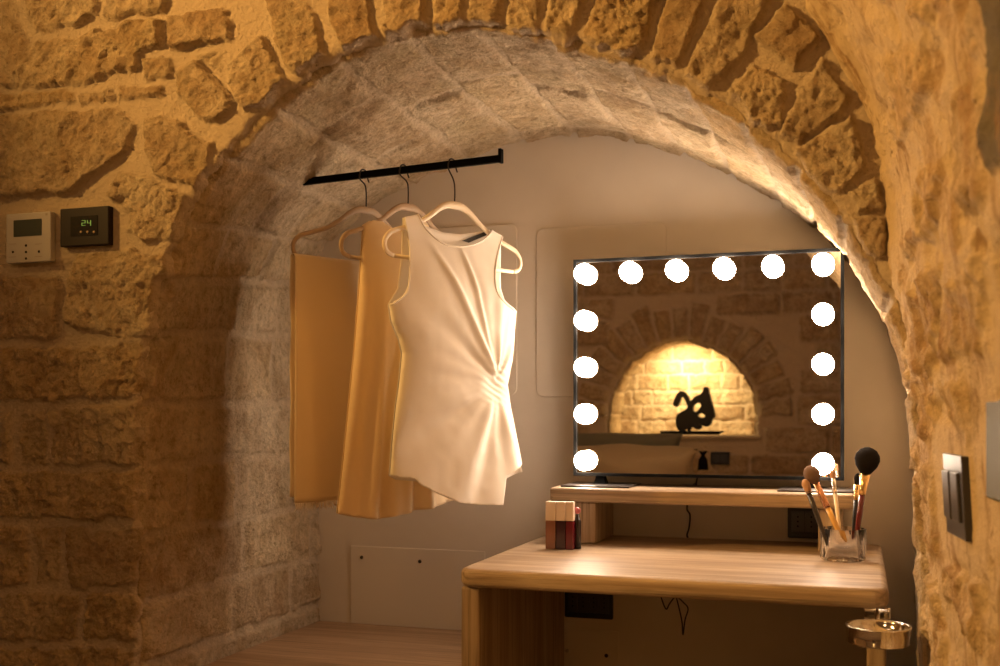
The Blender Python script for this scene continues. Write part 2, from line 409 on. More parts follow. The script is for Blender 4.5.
FACE_PX = [
 ([(-30,-5),(12,5),(32,50),(22,85),(-30,92)],.9), ([(12,-30),(98,-30),(96,18),(45,33),(35,30)],.9), ([(102,-30),(168,-30),(165,12),(105,20)],.8),
 ([(35,40),(70,38),(138,20),(163,18),(160,48),(142,52),(140,70),(75,86),(14,88),(20,68)],1.0), ([(168,14),(230,8),(233,38),(168,50)],1.1),
 ([(190,57),(230,46),(222,70),(205,64)],.4), ([(143,60),(171,58),(173,78),(146,80)],.8), ([(-30,93),(76,90),(77,102),(0,111),(-30,111)],.9),
 ([(79,93),(116,89),(117,104),(82,108)],.8), ([(119,87),(163,84),(165,99),(120,101)],.7),
 ([(-30,115),(60,112),(125,112),(137,125),(133,150),(118,162),(75,190),(45,196),(-30,203)],1.2),
 ([(173,75),(183,63),(200,60),(236,103),(218,125),(205,120),(178,95)],1.1), ([(147,120),(163,113),(214,145),(208,172),(197,190),(155,175),(148,150)],1.1),
 ([(108,195),(122,174),(150,178),(190,194),(175,245),(150,243),(130,232),(133,215)],1.1), ([(78,252),(117,246),(171,257),(162,285),(150,335),(120,340),(66,326),(68,290)],1.2),
 ([(-30,275),(60,275),(62,300),(58,337),(-30,347)],.9), ([(-30,352),(142,343),(143,396),(60,400),(-30,400)],1.0),
 ([(-30,412),(14,412),(12,464),(-30,466)],.8), ([(20,412),(48,412),(49,466),(22,466)],.5), ([(52,408),(142,404),(142,464),(56,466)],1.0),
 ([(-30,472),(142,470),(140,520),(-30,516)],.9), ([(-30,526),(30,527),(30,584),(-30,586)],.8), ([(36,527),(64,527),(62,582),(38,584)],.6), ([(68,527),(142,528),(140,586),(70,590)],.8),
 ([(-30,592),(80,594),(78,640),(-30,640)],.7), ([(86,594),(140,594),(140,640),(84,640)],.7), ([(-30,648),(140,648),(140,700),(-30,700)],.7),
 ([(227,66),(262,35),(272,45),(287,80),(270,104),(244,112),(229,88)],1.1), ([(268,-5),(302,-14),(322,38),(324,55),(298,74),(286,62),(270,28)],1.1),
 ([(327,-40),(366,-50),(377,36),(342,52),(328,25)],1.1), ([(374,-50),(420,-50),(426,26),(386,36)],1.1), ([(428,-50),(462,-50),(464,25),(430,27)],.9),
 ([(470,-50),(508,-50),(502,29),(468,29)],1.0), ([(516,-50),(552,-50),(538,33),(508,32)],1.0), ([(562,-50),(602,-50),(572,38),(543,36)],1.1),
 ([(610,-50),(668,-50),(647,46),(620,56),(580,42)],1.1), ([(676,-50),(734,-50),(676,66),(650,62)],1.0), ([(742,-40),(790,-40),(748,52),(712,90),(684,72)],1.1),
 ([(753,40),(785,5),(821,40),(794,72)],1.1), ([(798,85),(825,58),(850,98),(838,118),(800,148),(777,138)],1.1), ([(728,95),(753,63),(789,80),(782,125),(765,132)],1.0),
 ([(794,152),(852,117),(870,158),(866,172),(838,197),(816,190)],1.0), ([(848,194),(879,176),(886,212),(858,218)],.9), ([(852,222),(887,216),(888,256),(870,262)],.9),
]
face_polys = []
for pd in FACE_PX:
    q = [at(u, v, YF) for u, v in pd[0]]; face_polys.append(([(p.x, p.z) for p in q], pd[1]))
rg = random.Random(5)      # the rest of the wall outside the frame: regular courses
z = -1.04
while z < 1.85:
    hh = rg.uniform(.11, .17); x = -3.3
    while x < -1.85:
        ww = rg.uniform(.15, .34); face_polys.append(([(x, z), (min(x+ww, -1.81)-.012, z), (min(x+ww, -1.81)-.012, z+hh-.014), (x, z+hh-.014)], .9)); x += ww
    if z > .92:
        x = -1.8
        while x < .8: ww = rg.uniform(.15, .34); face_polys.append(([(x, z), (x+ww-.014, z), (x+ww-.014, z+hh-.014), (x, z+hh-.014)], .9)); x += ww
    z += hh
def flat_face(x, z):                # smooth mortar bed round the two wall controls
    a, b = at(-12, 262, YF), at(122, 206, YF)
    return sstep(.02, 0, np.maximum(np.maximum(a.x-x, x-b.x), np.maximum(a.z-z, z-b.z)))
rs = random.Random(11); soff = []; s0 = .0
while s0 < 4.6:
    hh = rs.uniform(.11, .16) if 1.1 < s0 < 3.4 else rs.uniform(.125, .15)
    d0 = -.02
    while d0 < .76:
        ww = rs.uniform(.17, .42); d1 = min(d0+ww, .80)
        j = rs.uniform(-.006, .006)
        soff.append(([(s0+.006+j, d0+.006), (s0+.006-j, d1-.008), (s0+hh-.008+j, d1-.010), (s0+hh-.008-j, d0+.008)], rs.uniform(.5, 1.1))); d0 = d1
    s0 += hh
def sgrid(L): return np.concatenate([np.arange(0, .42, .03), np.arange(.42, L-.75, .0036), np.arange(L-.75, L+.03, .03).clip(max=L)])
tg = np.concatenate([np.arange(0, .10, .003), np.arange(.10, .60, .0036), np.geomspace(.60, 2.6, 26)])
dg = np.concatenate([np.arange(0, .05, .003), np.arange(.05, .78, .0055)])
arch_wall('wall_front', CF, CB, YF, YB, sgrid, tg, dg, face_polys, soff, M_STONE, (-3.4, 1.2), (-1.05, 1.85), .015, .008, flat_face, seed=3)
# back of the alcove: smooth plaster
struct(obj('wall_alcove_back', boxm(-1.6, .3, YB-.005, YB+.10, -1.05, 1.0), M_PLASTER, smooth=False))

# ---------------------------------------------------------------- right wall of the room, leaning in towards the vault
XR = [(-1.05,.10),(-.3,.10),(0,.084),(.12,.072),(.2,.052),(.26,.048),(.34,.043),(.42,.026),(.52,-.008),(.61,-.05),(.68,-.088),(.85,-.20),(1.05,-.38),(1.3,-.62),(1.6,-.98),(1.85,-1.3)]
def right_x(Y, Z): return np.interp(Z, [a for a, b in XR], [b for a, b in XR]) + .12*(1.87-Y)
def wp(u, v):                       # pixel on the right wall -> (y, z)
    r = ray(u, v); lo, hi = .3, 2.2
    for _ in range(50):
        m = (lo+hi)/2; p = r*(m/r[1])
        if p[0] < right_x(m, p[2]): lo = m
        else: hi = m
    return lo, float((r*(lo/r[1]))[2])
RW_PX = [([(893,60),(925,30),(935,95),(905,150)],.5), ([(925,180),(950,150),(940,215),(905,265)],.6), ([(912,290),(938,260),(935,380),(915,370)],.6),
 ([(945,290),(985,250),(985,350),(948,370)],.5), ([(905,10),(925,-20),(950,-10),(930,25)],.5), ([(960,-20),(1000,-60),(1000,60),(975,60)],.4),
 ([(920,395),(938,390),(940,440),(918,438)],.5), ([(950,385),(980,375),(980,440),(960,445)],.5), ([(925,470),(938,468),(942,560),(930,560)],.5),
 ([(948,560),(985,590),(985,650),(950,600)],.5), ([(930,580),(945,590),(955,690),(935,690)],.6), ([(955,90),(985,70),(990,200),(962,215)],.4),
 ([(985,-40),(1060,-90),(1060,60),(1030,160),(1000,175),(993,70)],.6,.9)]
side_polys = []
for pd in RW_PX:
    q = [wp(u, v) for u, v in pd[0]]; side_polys.append((q,)+tuple(pd[1:]))
ys = np.concatenate([np.arange(1.885, 1.25, -.004), np.arange(1.25, .5, -.01), np.arange(.5, -2.05, -.06)])
zs = np.concatenate([np.arange(-1.05, -.5, .03), np.arange(-.5, .95, .0045), np.arange(.95, 1.86, .03)])
YY, ZZ = np.meshgrid(ys, zs, indexing='ij')
mk, rnd, hg, gr = stones_field(YY, ZZ, side_polys, warp=.014, edge=.010, seed=77)
wob = fbm(YY, ZZ, 6, 4, 91, .55)
chip = np.clip(fbm(YY, ZZ, 14, 4, 95)-.12, 0, 1)
h = .016*hg + mk*(.004*facets(YY, ZZ, 26, 71)+.006*fbm(YY, ZZ, 22, 3, 72)) + .010*wob - .030*chip - .004*ridge(YY, ZZ*.6, 16, 4, 31) + .004*fbm(YY, ZZ, 40, 3, 99)
edgef = sstep(.06, 0, 1.885-YY)*sstep(.30, .05, ZZ)
h = h + edgef*(.022*fbm(YY*0, ZZ, 22, 5, 55, .65) + .020*fbm(YY, ZZ, 34, 4, 57, .6) - .010)
fly, flz = (1.42, 1.70), (-.19, -.03)
flm = sstep(.03, 0, np.maximum(np.maximum(fly[0]-YY, YY-fly[1]), np.maximum(flz[0]-ZZ, ZZ-flz[1])))
h = h*(1-flm)
flp = sstep(.03, 0, np.maximum(YY-1.47, np.maximum(-.13-ZZ, ZZ-.04))); h = np.minimum(h, h*(1-flp)-.004*flp)
X = right_x(YY, ZZ) - h - .004 + .05*np.clip(YY-1.872, 0, 1)
struct(grid_obj('wall_right', np.stack([X, YY, ZZ], -1), [mk, rnd, gr], M_SIDE))

# ---------------------------------------------------------------- opposite wall with its lit niche (seen in the looking-glass)
YO = -1.72
NF = [(-1.50,-.145),(-1.50,-.02),(-1.475,.12),(-1.41,.25),(-1.30,.355),(-1.17,.42),(-1.045,.44),(-.92,.42),(-.79,.355),(-.685,.25),(-.615,.12),(-.597,-.02),(-.597,-.145)]
NB = [(x*1.0, z) for x, z in NF]
ofp = []; z = -1.04; ro = random.Random(3)
cxn, czn = -1.048, -.03
for k in range(17):                 # arch stones
    a0, a1 = PI*k/17+.02, PI*(k+1)/17-.01; r0, r1 = .48, .48+ro.uniform(.17, .24)
    ofp.append(([(cxn+r0*math.cos(a0), czn+r0*math.sin(a0)), (cxn+r1*math.cos(a0), czn+r1*math.sin(a0)), (cxn+r1*math.cos(a1), czn+r1*math.sin(a1)), (cxn+r0*math.cos(a1), czn+r0*math.sin(a1))], 1.0))
while z < 1.85:
    hh = ro.uniform(.13, .20); x = -3.3
    while x < .5:
        ww = ro.uniform(.2, .42); c = (x+ww/2-cxn, z+hh/2-czn)
        if not (c[1] > -.1 and math.hypot(*c) < .80) and not (z+hh > -.16 and z < 0 and abs(c[0]) < .6):
            ofp.append(([(x, z), (x+ww-.02, z), (x+ww-.02, z+hh-.02), (x, z+hh-.02)], 1.0))
        x += ww
    z += hh
osf = []; s0 = 0
while s0 < 1.9:
    hh = ro.uniform(.1, .16); osf.append(([(s0+.004, -.01), (s0+.004, .4), (s0+hh-.008, .4), (s0+hh-.008, -.01)], 1.0)); s0 += hh
arch_wall('wall_opposite', NF, NB, YO, YO-.34, lambda L: np.linspace(0, L, 190), np.concatenate([np.arange(0, .9, .012), np.geomspace(.9, 3.4, 14)]), np.arange(0, .345, .012),
          ofp, osf, M_FARW, (-3.4, .6), (-.145, 1.85), .03, .01, seed=40)
xs, zz = np.arange(-3.4, .62, .012), np.arange(-1.05, -.135, .012)
XX, ZZ = np.meshgrid(xs, zz, indexing='ij')
mk, rnd, hg, gr = stones_field(XX, ZZ, ofp, seed=41)
struct(grid_obj('wall_opposite_base', np.stack([XX, YO+hg*.03+mk*.012*fbm(XX, ZZ, 16, 4, 5), ZZ], -1), [mk, rnd, gr], M_FARW))
struct(obj('trim_niche_sill', boxm(-1.53, -.565, YO-.345, YO+.03, -.165, -.143), M_CEIL, smooth=False, bevel=.006))
xs, zz = np.arange(-1.56, -.54, .008), np.arange(-.15, .5, .008)
XX, ZZ = np.meshgrid(xs, zz, indexing='ij'); bp = []; z = -.15
while z < .5:
    hh = ro.uniform(.085, .12); x = -1.6
    while x < -.5: ww = ro.uniform(.12, .26); bp.append(([(x, z), (x+ww-.012, z), (x+ww-.012, z+hh-.012), (x, z+hh-.012)], 1.0)); x += ww
    z += hh
mk, rnd, hg, gr = stones_field(XX, ZZ, bp, seed=43)
struct(grid_obj('wall_niche_back', np.stack([XX, YO-.335+hg*.008+mk*.012*fbm(XX, ZZ, 20, 4, 5), ZZ], -1), [mk, rnd, gr], M_FARW))
# rest of the room
struct(obj('floor', boxm(-3.5, 1.2, -2.3, 2.75, -1.15, -1.05), M_FLOOR, smooth=False))
struct(obj('ceiling', boxm(-3.5, 1.2, -2.3, 2.0, 1.85, 1.95), M_CEIL, smooth=False))
struct(obj('wall_left', boxm(-3.5, -3.4, -2.3, 2.0, -1.05, 1.85), M_CEIL, smooth=False))

# ---------------------------------------------------------------- alcove bench and wall panels
DX0, DX1 = -.735, .047
b = thing('bench', 'low brown wooden bench ledge filling the alcove floor left of the desk', 'bench', (-1.05, 2.25, -1.05))
obj('seat_board', boxm(-1.383, DX0-.003, 1.90, 2.622, -.60, -.56), M_BENCH, b, False, .006)
obj('front_panel', boxm(-1.383, DX0-.003, 1.925, 1.955, -1.048, -.60), M_BENCH, b, False, .003)
def wall_panel(u0, u1, v0, v1, label, r=.02, t_=.004, screws=(), uref=None):
    a, c = at(u0, v1, YB), at(u1, v0, YB); y1 = YB-.005
    cx = (a.x+c.x)/2
    p = thing('wall_panel', label, 'panel', (cx, y1, a.z))
    bm = bmesh.new(); slab(bm, rrect(a.x, c.x, a.z, c.z, r), XZ, y1-t_, y1-.0003)
    obj('plate', bm, M_PANEL, p, False, .002)
    for (u, v) in screws:
        s = at(u, v, YB); bm = bmesh.new(); lathe(bm, [(0,.002),(.0045,.0015),(.005,0),(0,0)], (s.x, y1-t_, s.z), (0,-1,0), 14)
        obj('screw', bm, M_STEEL if u == 568 else M_WIRE, p)
wall_panel(400, 518, 224, 396, 'rounded raised wall panel behind the ivory top, left of the lit mirror')
wall_panel(537, 667, 222, 397, 'rounded raised wall panel partly behind the upper left of the lit mirror')
wall_panel(352, 486, 551, 624, 'low rectangular access panel with two small dark screws above the bench', .003, .003, ((363,557),(421,561)))
wall_panel(530, 619, 631, 700, 'access panel on the wall under the desk beside its left leg', .003, .003, ((568,650),(607,655)))
def socket(name, u0, u1, v0, v1, label, mod, yw=YB-.005, sgn=-1, depth=None):
    a, c = at(u0, v1, depth or YB), at(u1, v0, depth or YB)
    p = thing(name, label, 'socket', ((a.x+c.x)/2, yw, a.z))
    bm = bmesh.new(); slab(bm, rrect(a.x, c.x, a.z, c.z, .004), XZ, yw+sgn*.009, yw); obj('plate', bm, M_BLACK, p, False, .0015)
    wd = (c.x-a.x-.016)/mod
    for k in range(mod):
        x0 = a.x+.008+wd*k
        ob = obj('outlet_module', boxm(x0+.001, x0+wd-.001, *sorted((yw+sgn*.0105, yw+sgn*.004)), a.z+.014, c.z-.014), M_DARKGREY, p, False, .0012)
        for j in (-1, 0, 1):
            bm = bmesh.new(); lathe(bm, [(0,.0003),(.0022,.0003),(.0022,0),(0,0)], (x0+wd/2, yw+sgn*.0105, (a.z+c.z)/2+j*.011), (0,sgn,0), 10)
            o_ = obj('pin_hole', bm, M_BLACKM, ob)
    return p
socket('wall_socket', 566, 614, 586, 616, 'black socket plate on the wall just under the desktop', 4)
socket('wall_socket', 788, 822, 505, 537, 'black socket plate on the wall under the right end of the riser shelf', 2)

# ---------------------------------------------------------------- desk
desk = thing('desk', 'light oak desk with thick rounded top and slab legs inside the alcove', 'desk', (-.33, 2.28, -1.05))
bm = bmesh.new(); slab(bm, [(DX0+.05,2.615),(DX0,2.615)]+[(DX0+.035*(1-math.cos(a)), 1.95+.035*(1-math.sin(a))) for a in [PI/2*k/6 for k in range(7)]]+[(DX1-.03*(1-math.sin(a)), 1.95+.03*(1-math.cos(a))) for a in [PI/2*k/6 for k in range(7)]]+[(DX1,2.615)], XY, -.336, -.30)
obj('desktop', bm, M_WX, desk, False, .012, 4)
def slab_leg(x0, x1, y0=1.965): return boxm(x0, x1, y0, 2.60, -1.048, -.336)
obj('leg', slab_leg(DX0+.004, DX0+.042), M_WZ, desk, False, .006, 3)
obj('leg', slab_leg(DX1-.036, DX1-.004, 1.99), M_WZ, desk, False, .006, 3)
# riser shelf on the desk
rz1, rz0 = -.173, -.205
ris = thing('riser_shelf', 'light oak riser shelf standing on the back of the desk under the mirror', 'shelf', (-.33, 2.45, -.30))
bm = bmesh.new(); slab(bm, rrect(at(549,490,2.395).x, at(855,490,2.395).x, 2.395, 2.61, .012), XY, rz0, rz1); obj('board', bm, M_WX, ris, False, .006, 3)
obj('support', boxm(-.620, -.570, 2.41, 2.60, -.2995, rz0-.0002), M_WZ, ris, False, .004)
obj('support', boxm(-.085, -.035, 2.41, 2.60, -.2995, rz0-.0002), M_WZ, ris, False, .004)

# ---------------------------------------------------------------- lit mirror
YM = 2.50
a, c = at(574, 474.5, YM), at(844, 250, YM)
mx0, mx1 = a.x, c.x; mz1 = at(842, 248, YM).z; mz0 = at(842, 480.5, YM).z
mir = thing('vanity_mirror', 'rectangular black framed mirror with fourteen glowing round bulbs standing on the shelf', 'mirror', ((mx0+mx1)/2, YM+.02, rz1))
bm = bmesh.new(); f = .007
box(bm, mx0, mx0+f, YM-.006, YM+.034, mz0, mz1); box(bm, mx1-f, mx1, YM-.006, YM+.034, mz0, mz1)
box(bm, mx0+f, mx1-f, YM-.006, YM+.034, mz1-f, mz1); box(bm, mx0+f, mx1-f, YM-.006, YM+.034, mz0, mz0+f)
obj('frame', bm, M_BLACKM, mir, False)
obj('back_panel', boxm(mx0+f, mx1-f, YM+.004, YM+.030, mz0+f, mz1-f), M_BLACKM, mir, False)
obj('mirror_glass', boxm(mx0+f, mx1-f, YM, YM+.004, mz0+f, mz1-f), M_MIRROR, mir, False)
BX = np.linspace(mx0+.029, mx1-.044, 6); BZ = np.linspace(mz1-.035, mz0+.036, 5)
spots = [(x, BZ[0]) for x in BX]+[(x, z) for z in BZ[1:] for x in (BX[0], BX[-1])]
for x, z in spots:
    R = .0235; cy0 = .018
    bm = bmesh.new()
    prof = [(0, cy0+R)]+[(R*math.sin(q), cy0+R*math.cos(q)) for q in [math.radians(d) for d in range(12, 130, 8)]]+[(.0160, .0008),(0,.0008)]
    lathe(bm, prof, (x, YM, z), (0,-1,0), 28); o_ = obj('bulb', bm, M_BULB, mir)
for sx in (mx0+.062, mx1-.062):
    bm = bmesh.new()
    slab(bm, [(sx-.016, rz1+.003), (sx+.016, rz1+.003), (sx+.009, mz0+.001), (sx-.009, mz0+.001)], XZ, YM+.002, YM+.028)
    obj('foot', bm, M_BLACKM, mir, False, .002)
    obj('base_plate', boxm(sx-.075, sx+.085, YM-.075, YM+.075, rz1+.0002, rz1+.004), M_DARKGREY, mir, False, .001)
# cables
def cable(name, pts, r, label, cat='cable', m=M_BLACK):
    bm = bmesh.new(); tube(bm, spline(pts, 8), r, 8); return tag(obj(name, bm, m), label, cat)
cable('power_cable', [at(699,466,2.542), at(698,474,2.542), at(696.5,481,2.545), (-.364,2.555,-.170), (-.372,2.595,-.170), (-.385,2.6175,-.185), at(687,508,2.6165), at(690,515,2.61), at(689,528,2.61), at(687,535,2.612), at(689,540,2.60)], .0022, 'thin black mirror cable running down behind the riser shelf')
cable('loose_cable', [at(660,592,2.3), at(661,597,2.3), at(666,609,2.3), at(670,603,2.3), at(676,597,2.3), at(684,603,2.3), at(688,609,2.3), at(685,620,2.3), at(683,635,2.3), at(682,622,2.3), at(679,608,2.3), at(676,596,2.3)], .0016, 'thin black cable dangling in a tangle under the desk')

# ---------------------------------------------------------------- lip glosses on the desk
glc = [((.27,.12,.075), 'brown nude'), ((.045,.012,.02), 'dark plum'), ((.15,.008,.018), 'crimson red')]
lx = [at(u, 548, 2.30).x for u in (546.5, 556.8, 566.2, 574.4)]
for k, (col, nm) in enumerate(glc):
    x0, x1 = lx[k]+.0006, lx[k+1]-.0006; cx = (x0+x1)/2; w2 = (x1-x0)/2
    g_ = thing('lip_gloss', f'square lip gloss tube with {nm} body and pale cap on the desk', 'lip gloss', (cx, 2.30, -.30), 'lip gloss tubes on the desk')
    m_ = mat('gloss_'+nm.replace(' ', '_'), col, .15, coat=.5)
    bm = bmesh.new(); slab(bm, rrect(cx-w2, cx+w2, 2.30-w2, 2.30+w2, .002), XY, -.2995, -.2375); obj('tube', bm, m_, g_, False, .0008)
    bm = bmesh.new(); slab(bm, rrect(cx-w2, cx+w2, 2.30-w2, 2.30+w2, .002), XY, -.2372, -.196); obj('cap', bm, mat('pale_cap', (.84,.71,.58), .4), g_, False, .0008)
cx = at(576.8, 548, 2.31).x
g_ = thing('lip_gloss', 'dark lip gloss tube with small pink round top at the right end of the row', 'lip gloss', (cx, 2.315, -.30), 'lip gloss tubes on the desk')
bm = bmesh.new(); lathe(bm, [(0,0),(.0085,0),(.0085,.060),(.006,.066),(.004,.070),(.004,.076),(0,.076)], (cx, 2.315, -.2995)); obj('tube', bm, mat('black_lacquer', (.02,.012,.012), .2), g_)
bm = bmesh.new(); lathe(bm, [(0,.0)]+[(.0075*math.sin(q), .0075-.0075*math.cos(q)) for q in [PI*k/10 for k in range(1, 10)]]+[(0,.015)], (cx, 2.315, -.2235)); obj('cap', bm, mat('pink_ball', (.45,.12,.13), .3), g_)

# ---------------------------------------------------------------- brush cup and brushes
cc = at(843, 553, 2.31); cup_x, cup_y, cz = cc.x, 2.31, -.2995
cup = thing('brush_cup', 'clear ribbed acrylic cup holding makeup brushes on the right of the desk', 'cup', (cup_x, cup_y, cz))
bm = bmesh.new(); n = 60; R0 = .044
def cr(j, r): return r*(1+.035*math.cos(12*2*PI*j/n))
rings = []
for (r, h, ribbed) in [(0.0001,0,0),(R0*.9,0,1),(R0*.97,.003,1),(R0,.064,1),(R0-.0035,.064,0),(R0-.0045,.006,0),(.0001,.006,0)]:
    rings.append([bm.verts.new(W((cup_x+(cr(j, r) if ribbed else r)*math.cos(2*PI*j/n), cup_y+(cr(j, r) if ribbed else r)*math.sin(2*PI*j/n), cz+h))) for j in range(n)])
for A, B in zip(rings[:-1], rings[1:]):
    for j in range(n): bm.faces.new((A[j], A[(j+1)%n], B[(j+1)%n], B[j]))
bmesh.ops.remove_doubles(bm, verts=bm.verts[:], dist=.0003)
obj('cup_body', bm, M_GLASS, cup)
def brush(label, base, tip, dy0, dy1, hm, fm, bmn, hr, fl, bl, br, frr=None, blunt=1.0):
    """base / tip pixels, bristles bl long and br wide, ferrule fl long"""
    A = at(base[0], base[1], cup_y+dy0); B = at(tip[0], tip[1], cup_y+dy1)
    A.z = max(A.z, cz+.0085)
    d = (B-A); L = d.length; d.normalize()
    t_ = thing('makeup_brush', label, 'brush', tuple(A), 'makeup brushes in the clear cup')
    h_ = L-bl-fl; frr = frr or hr*1.25
    bm = bmesh.new(); lathe(bm, [(0,0),(hr*.45,.002),(hr*.8,h_*.25),(hr,h_*.6),(hr*.95,h_),(0,h_)], A, d, 18); obj('handle', bm, hm, t_)
    bm = bmesh.new(); lathe(bm, [(0,h_-.001),(hr*1.08,h_-.001),(hr*1.1,h_+fl*.2),(frr,h_+fl),(0,h_+fl)], A, d, 18); obj('ferrule', bm, fm, t_)
    s = L-bl; bm = bmesh.new()
    lathe(bm, [(0,s-.003),(frr*.92,s-.003),(br*.85,s+bl*.25),(br,s+bl*.5),(br*.93,s+bl*.7),(br*.66*blunt,s+bl*.88),(br*.3*blunt,s+bl*.97),(0,L)], A, d, 22); obj('bristles', bm, bmn, t_)
M_DARKH = mat('black_lacquer_handle', (.03,.025,.025), .25, coat=.5); M_REDH = mat('dark_red_handle', (.10,.012,.014), .2, coat=.5)
M_AMBER = mat('honey_handle', (.72,.42,.12), .25, coat=.4)
brush('small brush with tan tapered bristles and slim black handle, leftmost in the cup', (829,549), (804,479), -.024, -.03, M_DARKH, M_DARKH, M_TANB, .0055, .004, .026, .0085)
brush('brush with round brown bristle head and rose gold ferrule leaning left', (846,547), (808,466), -.010, -.02, M_AMBER, M_COPPER, M_BROWNB, .0058, .055, .036, .0165, .0065)
brush('thin brush with pale clear handle between the brown and the black brushes', (842,548), (832,470), .015, .03, M_CREAM, M_CHROME, M_TANB, .004, .03, .018, .006)
brush('large fluffy black powder brush with gold ferrule and dark red handle', (855,547), (869,447), .0, -.005, M_REDH, M_GOLD, M_BLACKB, .0062, .044, .052, .0248, .0105)
brush('flat black brush with gold ferrule standing behind the large powder brush', (853,548), (858,473), .022, .032, M_BLACK, M_GOLD, M_BLACKB, .005, .030, .024, .007)

# ---------------------------------------------------------------- chrome ring dish under the desk corner
dc = at(878, 625, 1.885)
ring = thing('chrome_dish', 'round chrome dish on a bracket below the right front corner of the desk', 'dish', (dc.x, 1.985, -.40))
bm = bmesh.new(); R = .0515; zt = at(878, 625, dc.y).z; hb = .030
lathe(bm, [(R-.010, -hb+.003),(R-.004,-hb),(R-.002,-hb+.002),(R-.0035,-hb+.004),(R-.0005,-.004),(R+.0008,-.002),(R+.0002,0),(R-.003,0),(R-.004,-.004),(R-.008,-hb+.005),(0,-hb+.005)], (dc.x, dc.y, zt), (0,0,1), 48)
lathe(bm, [(0,-hb+.001),(R-.006,-hb+.001),(R-.004,-hb)], (dc.x, dc.y, zt), (0,0,1), 48)
obj('bowl', bm, M_CHROME, ring)
bx0, bx1 = at(863.5, 612, 1.96).x, at(891, 612, 1.96).x
obj('bracket_plate', boxm(bx0, bx1, 1.975, 1.9895, -.356, -.3365), M_CHROME, ring, False, .002)
bm = bmesh.new(); tube(bm, spline([(dc.x, 1.975, -.350), (dc.x, 1.965, -.344), (dc.x, 1.95, -.349), (dc.x, dc.y+R-.001, zt-.008)], 6), .0045, 10); obj('arm', bm, M_CHROME, ring)

# ---------------------------------------------------------------- light switch on the right wall
A = wp(941.5, 452); Bq = wp(959, 540)
def wpo(u, v, off):
    r = ray(u, v); lo, hi = .3, 2.2
    for _ in range(50):
        m = (lo+hi)/2; p = r*(m/r[1])
        if p[0] < right_x(m, p[2])-off: lo = m
        else: hi = m
    return lo
sy0, sy1 = wpo(943, 490, .014), wpo(961.5, 500, .014); print('SWITCH', sy0, sy1); sz1, sz0 = -.056, -.164
def sw_plane(off):
    def f(y, z_, d): return (float(right_x(y, -.1))-.006-d-off, y, z_)
    return f
sw = thing('light_switch', 'dark graphite light switch plate on the rough right wall', 'switch', (float(right_x(1.64,-.1)), 1.64, sz0))
SWB = None

# ---------------------------------------------------------------- wall controls at the left
def wallbox(u0, u1, v0, v1, y0, y1, r=.003):
    a, c = at(u0, v1, y0), at(u1, v0, y0); bm = bmesh.new(); slab(bm, rrect(a.x, c.x, a.z, c.z, r), XZ, y0, y1); return bm, a, c
YT = 1.850
th = thing('climate_control', 'off-white wall control with grey screen and small buttons on the stone wall', 'thermostat', tuple(at(28, 264, 1.865)))
bm, a, c = wallbox(6, 50.5, 211, 263.5, YT, 1.866); obj('housing', bm, M_WHITE, th, False, .002)
bm, *_ = wallbox(13.5, 41.5, 218.5, 237, YT-.0008, YT+.003, .001); obj('screen', bm, M_SCREEN, th, False)
for (u, v) in ((26,245.5),(13,252),(39,251.5),(26,258.5),(26,252)):
    s = at(u, v, YT); bm = bmesh.new(); lathe(bm, [(0,.0012),(.0024,.001),(.0028,0),(0,0)], (s.x, YT, s.z), (0,-1,0), 12); obj('button', bm, M_BROWNP, th)
M_PRINT = mat('grey_print', (.30,.26,.22), .6)
for (u0, v0) in ((9,244.5),(35,244.5),(9,257.5),(35,257)):
    a = at(u0, v0, YT); c = at(u0+7, v0-1, YT); obj('printed_mark', boxm(a.x, c.x, YT-.0004, YT+.001, a.z, c.z), M_PRINT, th, False)
a = at(45.5, 215.5, YT); c = at(47.5, 213, YT); obj('printed_mark', boxm(a.x, c.x, YT-.0004, YT+.001, a.z, c.z), M_PRINT, th, False)
th = thing('thermostat', 'dark brown square thermostat with green digits on the stone wall', 'thermostat', tuple(at(84, 247, 1.865)))
bm, *_ = wallbox(60, 108.5, 205.5, 247, YT, 1.866, .002); obj('frame', bm, M_BROWNP, th, False, .003)
bm, *_ = wallbox(70.5, 97.5, 215, 236.5, YT-.001, YT+.003, .001); obj('screen', bm, mat('black_display', (.015,.015,.013), .2), th, False)
M_DIG = mat('green_digits', (.05,.1,.03), .5, emit=(.30,.50,.08), es=.55)
bm = bmesh.new()
segs = {'2': 'abged', '4': 'fgbc'}
def digit(bm, ch, u, v, w_, h_):
    P = {'a': ((0,0),(1,0)), 'b': ((1,0),(1,.5)), 'c': ((1,.5),(1,1)), 'd': ((0,1),(1,1)), 'e': ((0,.5),(0,1)), 'f': ((0,0),(0,.5)), 'g': ((0,.5),(1,.5))}
    for s in segs[ch]:
        (x0, y0), (x1, y1) = P[s]; p = at(u+x0*w_-.3, v+max(y0, y1)*h_+.3, YT-.001); q = at(u+x1*w_+.3, v+min(y0, y1)*h_-.3, YT-.001)
        box(bm, p.x, q.x, YT-.0016, YT-.0009, p.z, q.z)
digit(bm, '2', 82, 220.5, 3.2, 5); digit(bm, '4', 87.5, 220.5, 3.2, 5)
obj('digits', bm, M_DIG, th, False)
for u in (81, 87.5, 94):
    s = at(u, 232, YT-.001); bm = bmesh.new(); lathe(bm, [(0,.0012),(.0024,.001),(.0028,0),(0,0)], (s.x, YT-.001, s.z), (0,-1,0), 12); obj('button', bm, M_TAUPE, th)

